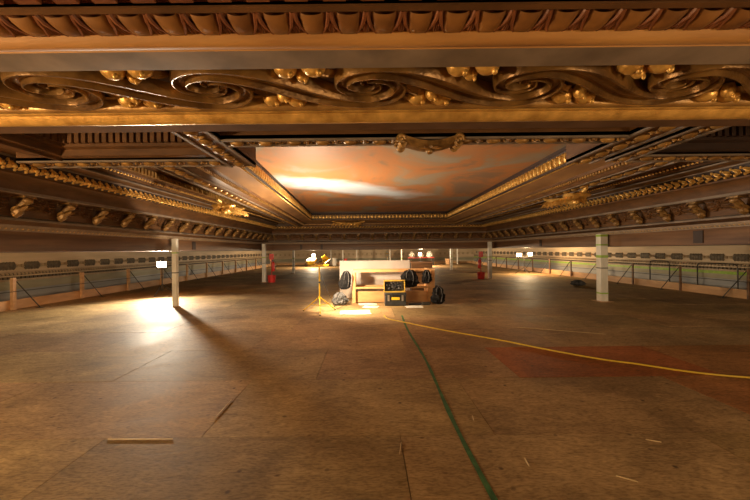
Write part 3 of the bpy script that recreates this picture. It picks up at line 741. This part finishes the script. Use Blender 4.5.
# ------------------------------------------------------------ lamps as objects
def tripod(root, h, mat, spread, foot_z=.012, a0=.5):
    MB().tube([(0, 0, .16), (0, 0, h)], .018, 10).obj('pole', mat, root)
    MB().tube([(0, 0, .34), (0, 0, .40)], .030, 10).obj('collar', mat, root)
    MB().tube([(0, 0, h * .62), (0, 0, h * .62 + .04)], .028, 10).obj('collar', 'black', root)
    for k in range(3):
        a = a0 + k * 2 * PI / 3; x, y = math.cos(a), math.sin(a)
        l = MB().tube([(x * .025, y * .025, .37), (x * spread, y * spread, foot_z + .014)], .013, 8).obj('leg', mat, root)
        MB().add(t_ball(.024, .024, .018, (x * spread, y * spread, .020), 8, 5)).obj('rubber_foot', 'black', l)
        MB().tube([(0, 0, .17), (x * spread * .5, y * spread * .5, .195)], .008, 6).obj('stay', mat, root)
def lamp_head(root, loc, direction, w, h, housing, glow):
    """box floodlight head facing direction"""
    q = Vector(direction).to_track_quat('Y', 'Z').to_matrix().to_4x4(); Mt = Matrix.Translation(loc) @ q
    m = MB(); a, b2 = w / 2, h / 2
    vs = [(-a * .6, -.09, -b2 * .6), (a * .6, -.09, -b2 * .6), (a * .6, -.09, b2 * .6), (-a * .6, -.09, b2 * .6), (-a, 0, -b2), (a, 0, -b2), (a, 0, b2), (-a, 0, b2), (-a, .03, -b2), (a, .03, -b2), (a, .03, b2), (-a, .03, b2)]
    fs = [(0, 1, 2, 3)] + [(i, (i + 1) % 4, (i + 1) % 4 + 4, i + 4) for i in range(4)] + [(i + 4, (i + 1) % 4 + 4, (i + 1) % 4 + 8, i + 8) for i in range(4)] + [(8, 9, 10, 11)]
    m.add((vs, fs), Mt); hd = m.obj('lamp_head', housing, root)
    g = MB(); g.add(t_box(-a * .88, a * .88, .031, .036, -b2 * .86, b2 * .86), Mt); g.obj('lamp_glass', glow, hd)
    f = MB()
    for i in range(6): f.add(t_box(-a * .8 + i * a * .32 - .004, -a * .8 + i * a * .32 + .004, -.12, -.09, -b2 * .6, b2 * .6), Mt)
    f.obj('cooling_fins', housing, hd)
    y = MB(); y.tube([tuple(Mt @ Vector(p)) for p in ((-a - .015, -.03, 0), (-a - .02, -.05, -b2 - .05), (0, -.06, -b2 - .08), (a + .02, -.05, -b2 - .05), (a + .015, -.03, 0))], .009, 6); y.obj('yoke', 'iron', hd)
# left flood
fl = empty('floodlight', (-7.42, 12.0, 0)); tag(fl, 'glaring white floodlight on a tripod on the left side of the deck', 'floodlight')
tripod(fl, 1.0, 'iron', .42)
lamp_head(fl, (.0, -.02, 1.10), (.55, -1, .02), .30, .22, 'black', 'lampglow')
# yellow twin work light
wl = empty('work_light', (-1.22, 8.30, 0)); tag(wl, 'yellow twin headed work light on a yellow tripod beside the plywood bench', 'work light')
tripod(wl, 1.18, 'yellow', .46, a0=-1.40)
MB().box(-.24, .24, -.02, .02, 1.15, 1.19).obj('crossbar', 'yellow', wl, bevel=.004)
lamp_head(wl, (-.19, 0, 1.29), (-.1, -.35, 1), .22, .17, 'yellow', 'lampwarm')
lamp_head(wl, (.17, 0, 1.30), (.55, .15, -.8), .22, .17, 'yellow', 'lampwarm')
MB().tube([(-.19, 0, 1.17), (-.19, 0, 1.29)], .014).obj('bracket', 'iron', wl); MB().tube([(.16, 0, 1.17), (.16, 0, 1.27)], .014).obj('bracket', 'iron', wl)
MB().tube([(.03, 0, 1.0), (.08, .03, .8), (.15, .08, .6), (.25, .16, .35), (.34, .26, .1), (.42, .40, .014), (.50, .80, .014)], .006, 6).obj('power_cord', 'black', wl)
# far right pair
fp = empty('work_light', (9.5, 20.3, 0)); tag(fp, 'distant twin work light on a dark tripod glowing by the right railing', 'work light')
tripod(fp, 1.0, 'iron', .5)
MB().box(-.34, .34, -.02, .02, 1.0, 1.04).obj('crossbar', 'iron', fp)
lamp_head(fp, (-.33, -.05, 1.14), (-.3, -1, .1), .3, .22, 'black', 'lampwarm'); lamp_head(fp, (.33, -.05, 1.18), (.2, -1, .1), .3, .22, 'black', 'lampwarm')
fy = empty('work_light', (1.55, 27, 0)); tag(fy, 'small distant yellow twin work light seen above the pale plywood screen', 'work light')
tripod(fy, 1.05, 'yellow', .5); lamp_head(fy, (0, 0, 1.35), (0, -1, .3), .3, .22, 'yellow', 'paper'); lamp_head(fy, (0, 0, 1.08), (0, -1, .3), .3, .2, 'yellow', 'paper')
def plain_lamp(x, y, label):
    r = empty('floodlight', (x, y, 0)); tag(r, label, 'floodlight'); tripod(r, 1.0, 'iron', .42); lamp_head(r, (0, 0, 1.12), (0.1, 1 if y < 5 else -1, .25), .3, .22, 'black', 'lampwarm')
# those outside or deep in the view
plain_lamp(4.8, 30.8, 'far floodlight at the back of the deck behind the pale screen')
plain_lamp(-4.95, 30.3, 'far floodlight at the back of the deck seen past the yellow work light')

# ------------------------------------------------------------ fire extinguisher stands
def extinguisher(x, y, label, mirror=1):
    r = empty('fire_extinguisher_stand', (x, y, 0)); tag(r, label, 'fire extinguisher stand', None)
    MB().lathe([(.17, .003), (.20, .32), (.215, .33), (.215, .35), (.19, .35), (.18, .30)], n=18).obj('bucket', 'red', r)
    MB().tube([(0, 0, .28), (0, 0, 1.28)], .022, 8).obj('pole', 'red', r)
    MB().box(-.11, .11, -.012, .012, 1.12, 1.40).obj('sign', 'red', r)
    c = (mirror * .10, -.09, .55)
    MB().lathe([(.0, 0), (.075, 0), (.085, .03), (.085, .36), (.06, .43), (.025, .46), (.025, .50)], c, 14).obj('cylinder', 'red', r)
    MB().box(c[0] - .05, c[0] + .07, c[1] - .02, c[1] + .02, 1.05, 1.08).obj('valve_lever', 'black', r)
    MB().tube([(c[0] + .03, c[1], 1.06), (c[0] + .12, c[1], 1.0), (c[0] + .12, c[1], .75), (c[0] + .10, c[1], .62)], .012, 6).obj('hose', 'black', r)
extinguisher(-4.75, 16.4, 'red fire extinguisher stand with red bucket beside the left white post')
extinguisher(5.75, 17.0, 'red fire extinguisher stand with red bucket beside the right white post', -1)

# ------------------------------------------------------------ work bench group
sc = empty('plywood_screen', (.22, 10.75, 0)); tag(sc, 'pale upright plywood panel standing behind the bench', 'panel')
MB().box(-1.14, 1.12, -.02, .02, .004, 1.20).obj('panel', 'plywhite', sc, bevel=.003)
MB().box(-1.14, -1.06, .02, .10, .004, 1.15).obj('batten', 'ply', sc); MB().box(1.04, 1.12, .02, .10, .004, 1.15).obj('batten', 'ply', sc)
bn = empty('plywood_bench', (.72, 9.95, 0)); tag(bn, 'open plywood workbench with bags hanging on it at the centre of the deck', 'workbench')
MB().box(-1.19, -1.09, -.32, .30, .004, .94).obj('end_panel', 'bench', bn, bevel=.003)
MB().box(1.00, 1.20, -.32, .30, .004, .98).obj('end_panel', 'bench', bn, bevel=.003)
MB().box(-1.19, 1.0, -.325, -.27, .90, .965).obj('top_rail', 'bench', bn, bevel=.003)
MB().box(-1.19, 1.0, .23, .28, .90, .96).obj('top_rail', 'bench', bn, bevel=.003)
MB().box(-1.09, 1.0, -.32, -.25, .42, .475).obj('shelf_rail', 'bench', bn, bevel=.003)
MB().box(-1.09, 1.0, .22, .28, .42, .47).obj('shelf_rail', 'bench', bn, bevel=.003)
MB().box(-1.09, 1.0, -.20, -.17, .02, .33).obj('front_panel', 'bench', bn)
bx = empty('crate', (1.70, 10.75, 0)); tag(bx, 'dark brown box standing behind the right end of the bench', 'box')
MB().box(-.33, .33, -.22, .22, .004, 1.10).obj('body', 'dark', bx, bevel=.01); MB().box(-.35, .35, -.24, .24, 1.10, 1.16).obj('lid', 'board', bx, bevel=.01)
# tool cases
tb = empty('toolbox', (.74, 9.28, 0)); tag(tb, 'black toolbox with yellow latch on the floor before the bench', 'toolbox')
MB().box(-.29, .29, -.17, .17, .004, .27).obj('body', 'black', tb, bevel=.015); MB().box(-.30, .30, -.18, .18, .27, .36).obj('lid', 'black', tb, bevel=.015)
MB().box(-.11, .11, -.19, -.175, .17, .24).obj('latch', 'yellow', tb, bevel=.003)
for s in (-1, 1): MB().box(s * .19 - .025, s * .19 + .025, -.195, -.175, .14, .30).obj('clasp', 'chrome', tb, bevel=.003)
MB().tube([(-.10, -.19, .28), (-.10, -.22, .33), (.10, -.22, .33), (.10, -.19, .28)], .012).obj('handle', 'black', tb)
oc = empty('organiser_case', (.72, 9.30, .36)); tag(oc, 'open parts case with yellow rim standing on top of the black toolbox', 'case')
m = MB().box(-.28, .28, .02, .05, .003, .33); m.obj('back', 'black', oc)
m = MB().box(-.29, .29, -.10, .05, .003, .03).box(-.29, .29, -.10, .05, .31, .34).box(-.29, -.275, -.10, .05, .03, .31).box(.275, .29, -.10, .05, .03, .31); m.obj('rim', 'rim', oc)
m = MB(); R = random.Random(4)
for k in range(30): m.add(t_ball(R.uniform(.02, .045), .03, R.uniform(.012, .03), (R.uniform(-.22, .22), R.uniform(-.05, 0), R.uniform(.06, .28)), 7, 5))
m.obj('small_tools', 'greycloth', oc)
from mathutils import noise as NZ
def lump(name, loc, size, mat, label, seed, hang=False, rz=0, lean=0.0):
    """crumpled cloth bag: squarish sack pushed into folds, with straps and a flap"""
    r = empty(name, loc, rz); n, k = 40, 26; sx, sy, sz = size; out = []
    vs, fs = t_ball(1, 1, 1, (0, 0, 0), n, k)
    for (x, y, z) in vs:
        p = 2.6; l = (abs(x) ** p + abs(y) ** p + abs(z) ** p) ** (1 / p); x, y, z = x / l, y / l, z / l
        t = z * .5 + .5; wd = (1.05 - .42 * t ** 1.4) if not hang else (.80 + .30 * (1 - t))
        q = Vector((x * 1.6 + seed * 3.1, y * 1.6, z * 1.1)); f = 1 + .30 * (abs(NZ.noise(q * 1.5)) * 2 - .5) + .16 * (abs(NZ.noise(q * 3.4)) * 2 - .4)
        out.append((x * f * wd * sx / 2 + lean * (1 - t) * sx, y * f * wd * sy / 2, max(0.0, t + .10 * NZ.noise(q * 2.2)) * sz + .004))
    MB().add((out, fs)).obj('body', mat, r)
    st = MB(); st.tube([(-.20 * sx, -.44 * sy, sz * .55), (-.18 * sx, -.46 * sy, sz * .85), (0, -.2 * sy, sz * 1.04), (.18 * sx, -.40 * sy, sz * .85), (.24 * sx, -.50 * sy, sz * .5), (.14 * sx, -.56 * sy, sz * .18)], .012, 6); st.obj('strap', 'greycloth', r)
    tag(r, label, 'bag'); return r
lump('cloth_bag', (-.80, 9.34, 0), (.42, .30, .36), 'greycloth', 'crumpled grey and black bag slumped on the floor by the left end of the bench', 1)
lump('hanging_jacket', (-.62, 9.50, .42), (.30, .16, .52), 'blackcloth', 'dark jacket hanging from the left end of the bench', 2, True, lean=-.22)['category'] = 'jacket'
lump('hanging_bag', (1.17, 9.49, .46), (.46, .18, .50), 'blackcloth', 'bulky black jacket bundle hanging over the bench top, right of the toolbox', 3, True)
lump('hanging_bag', (1.66, 9.50, .56), (.26, .16, .38), 'blackcloth', 'smaller dark bag hanging at the right end of the bench top', 6, True)
lump('backpack', (1.96, 9.40, 0), (.38, .30, .50), 'blackcloth', 'black backpack on the floor leaning at the right end of the bench', 5)
# papers, and a white sheet standing in for floor glare
def sheet(name, x, y, w, d, rz, mat, label, cat, th=.004, z=.003, seed=0):
    R = random.Random(seed); m = MB(); nu, nv = 10, 8
    def fn(u, v): return ((u - .5) * w + .01 * math.sin(9 * v + seed), (v - .5) * d + .012 * math.sin(8 * u + seed), th + .006 * (1 + math.sin(5 * u + 3 * v + seed)) * (1 if th > .003 else 0))
    grid(m, fn, nu, nv); top = len(m.v); grid(m, lambda u, v: (fn(u, v)[0], fn(u, v)[1], 0), nu, nv)
    def idx(b, i, j): return b + i * (nv + 1) + j
    for i in range(nu): m.f.append((idx(0, i, 0), idx(0, i + 1, 0), idx(top, i + 1, 0), idx(top, i, 0))); m.f.append((idx(0, i, nv), idx(0, i + 1, nv), idx(top, i + 1, nv), idx(top, i, nv)))
    for j in range(nv): m.f.append((idx(0, 0, j), idx(0, 0, j + 1), idx(top, 0, j + 1), idx(top, 0, j))); m.f.append((idx(0, nu, j), idx(0, nu, j + 1), idx(top, nu, j + 1), idx(top, nu, j)))
    o = m.obj(name, mat); o.location = (x, y, z); o.rotation_euler = (0, 0, rz); tag(o, label, cat); return o
sheet('glare_sheet', -.33, 8.20, .74, .52, .08, 'paper', 'white sheet standing in for lamp glare on the floor right of the yellow tripod', 'sheet', .004, .003, 1)  # pale sheet added where the work light glares on the plywood
sheet('paper_sheet', .06, 9.02, .42, .36, -.2, 'paper', 'white paper sheet on the floor left of the toolbox', 'paper', .003, .003, 2)
sheet('paper_sheet', -.02, 9.42, .50, .20, .1, 'paper', 'small paper stack on the floor just in front of the bench', 'paper', .012, .003, 3)
sheet('paper_sheet', 1.22, 8.95, .46, .32, .08, 'paper', 'white paper sheet on the floor right of the toolbox', 'paper', .003, .003, 4)
tl = empty('hand_tool', (1.36, 9.22, 0), .1); tag(tl, 'long dark tool lying on the floor right of the toolbox', 'tool')
MB().tube([(-.25, 0, .035), (.12, 0, .035)], .028, 8).obj('handle', 'black', tl); MB().box(.12, .34, -.05, .05, .004, .08).obj('head', 'iron', tl, bevel=.01)

# ------------------------------------------------------------ far clutter on the deck
ft = empty('folding_table', (5.6, 33.5, 0)); ft.location = (5.2, 33, 0); tag(ft, 'distant table with a red edged top near the back of the deck', 'table')
MB().box(-1.3, 1.3, -.35, .35, .70, .75).obj('table_top', 'red', ft, bevel=.005)
for sx in (-1.2, 1.2):
    for sy in (-.3, .3): MB().box(sx - .03, sx + .03, sy - .03, sy + .03, .004, .70).obj('leg', 'iron', ft)
lab = ['white bundle at the left end of the distant table', 'white bundle in the middle of the distant table', 'white bundle at the right end of the distant table']
for i, (x, h) in enumerate(((4.35, .55), (5.2, .45), (6.05, .6))):
    o = lump('wrapped_bundle', (x, 33, .75), (.6, .4, h), 'white', lab[i], 20 + i); o['category'] = 'bundle'; o['group'] = 'bundles on the distant table'
for i, (x, y, w_, h, mt, lb) in enumerate(((-3.4, 33.5, .5, .8, 'white', 'tall white bin far behind the yellow work light'), (-2.3, 34, .35, .7, 'red', 'small red bin far behind the yellow work light'), (-4.6, 34, .8, .6, 'ply', 'wooden box at the far back left of the deck'), (8.2, 34, .7, .6, 'ply', 'wooden box at the far back right of the deck'))):
    r = empty('storage_bin', (x, y, 0)); tag(r, lb, 'bin')
    MB().lathe([(w_ * .4, .004), (w_ * .5, h * .9)], n=4 if mt == 'ply' else 14).obj('body', mt, r); MB().lathe([(w_ * .54, h * .9), (w_ * .54, h * .96), (w_ * .2, h)], n=4 if mt == 'ply' else 14).obj('lid', mt, r)
cb = lump('cloth_bag', (8.55, 13.6, 0), (.60, .34, .22), 'greycloth', 'low dark cloth bundle on the deck between the nearest white post and the right railing', 9)

# ------------------------------------------------------------ floor markings and cable
ck = MB(); R = random.Random(2); n = 60
def chalk_x(y): return .765 + .02 * math.sin(y * 1.7)
for i in range(n + 1):
    y = 1.6 + 6.2 * i / n; wv = .019 + R.uniform(-.004, .004)
    for xx, zz in ((-wv, .0032), (wv, .0032)): ck.v.append((chalk_x(y) + xx, y, zz))
for i in range(n): ck.f.append((2 * i, 2 * i + 1, 2 * i + 3, 2 * i + 2))
o = ck.obj('chalk_line', 'chalk'); tag(o, 'dark green painted line running along the plywood floor towards the bench', 'painted line')
cp = [(.36, 7.75), (.42, 7.4), (.66, 7.1), (1.4, 6.3), (2.19, 5.56), (2.7, 5.0), (3.17, 4.56), (3.5, 4.36), (3.92, 4.06), (4.45, 3.86), (5.4, 3.7), (6.5, 3.2)]
P = []
for i in range(len(cp) - 1):
    for k in range(6):
        t = k / 6; p0 = cp[max(0, i - 1)]; p1 = cp[i]; p2 = cp[i + 1]; p3 = cp[min(len(cp) - 1, i + 2)]
        P.append(tuple(.5 * ((2 * p1[a]) + (-p0[a] + p2[a]) * t + (2 * p0[a] - 5 * p1[a] + 4 * p2[a] - p3[a]) * t * t + (-p0[a] + 3 * p1[a] - 3 * p2[a] + p3[a]) * t ** 3) for a in (0, 1)) + (.014,))
o = MB().tube(P, .0115, 8).obj('extension_cable', 'cable'); tag(o, 'long yellow cable snaking over the plywood floor to the right', 'cable')

# loose slivers and shims of wood on the floor
def sliver(pts, w, label):
    a, c = Vector((*pts[0], .004)), Vector((*pts[1], .004)); d = (c - a).normalized(); nx, ny = -d.y * w / 2, d.x * w / 2; mid = (a + c) / 2; R_ = random.Random(int(a.x * 100))
    m = MB(); k = 5
    for i in range(k + 1):
        t = i / k; p = a + (c - a) * t; f = 1 - .7 * abs(2 * t - 1) ** 3
        q = R_.uniform(-.1, .1) * w
        for s_, z in ((-1, 0), (-1, .006), (1, .006), (1, 0)): m.v.append((p.x + nx * s_ * f + q, p.y + ny * s_ * f + q, p.z + z - .001))
    for i in range(k):
        for j in range(4): m.f.append((i * 4 + j, i * 4 + (j + 1) % 4, i * 4 + 4 + (j + 1) % 4, i * 4 + 4 + j))
    m.f.append((0, 1, 2, 3)); m.f.append((k * 4, k * 4 + 1, k * 4 + 2, k * 4 + 3))
    o = m.obj('wood_sliver', 'sliver'); tag(o, label, 'wood sliver', 'loose wood slivers on the floor'); return o
M['sliver'] = noise_mat('pale_wood', (.55, .40, .20), (.70, .54, .30), 5, .6)
for p, w_, lb in ((((-2.16, 2.745), (-1.62, 2.738)), .008, 'long pale wood strip lying flat on the floor at the lower left'),
                  (((-1.43, 3.45), (-1.43, 3.05)), .007, 'pale wood strip beside the seam right of the lower left strip'),
                  (((1.65, 2.24), (1.75, 2.18)), .005, 'short pale sliver on the floor at the lower right'),
                  (((2.9, 6.5), (4.2, 5.9)), .009, 'long thin pale strip on the floor beyond the red sheet'),
                  (((1.12, 2.35), (1.13, 2.44)), .008, 'tiny splinter near the green line at the bottom'),
                  (((.93, 2.98), (.945, 3.07)), .008, 'tiny splinter right of the green line halfway along it'),
                  (((.22, 2.5), (.25, 2.66)), .007, 'thin splinter beside the floor seam at the lower middle'),
                  (((2.2, 2.66), (2.29, 2.62)), .004, 'small splinter on the bare floor between the green line and the lower right corner')):
    sliver(p, w_, lb)
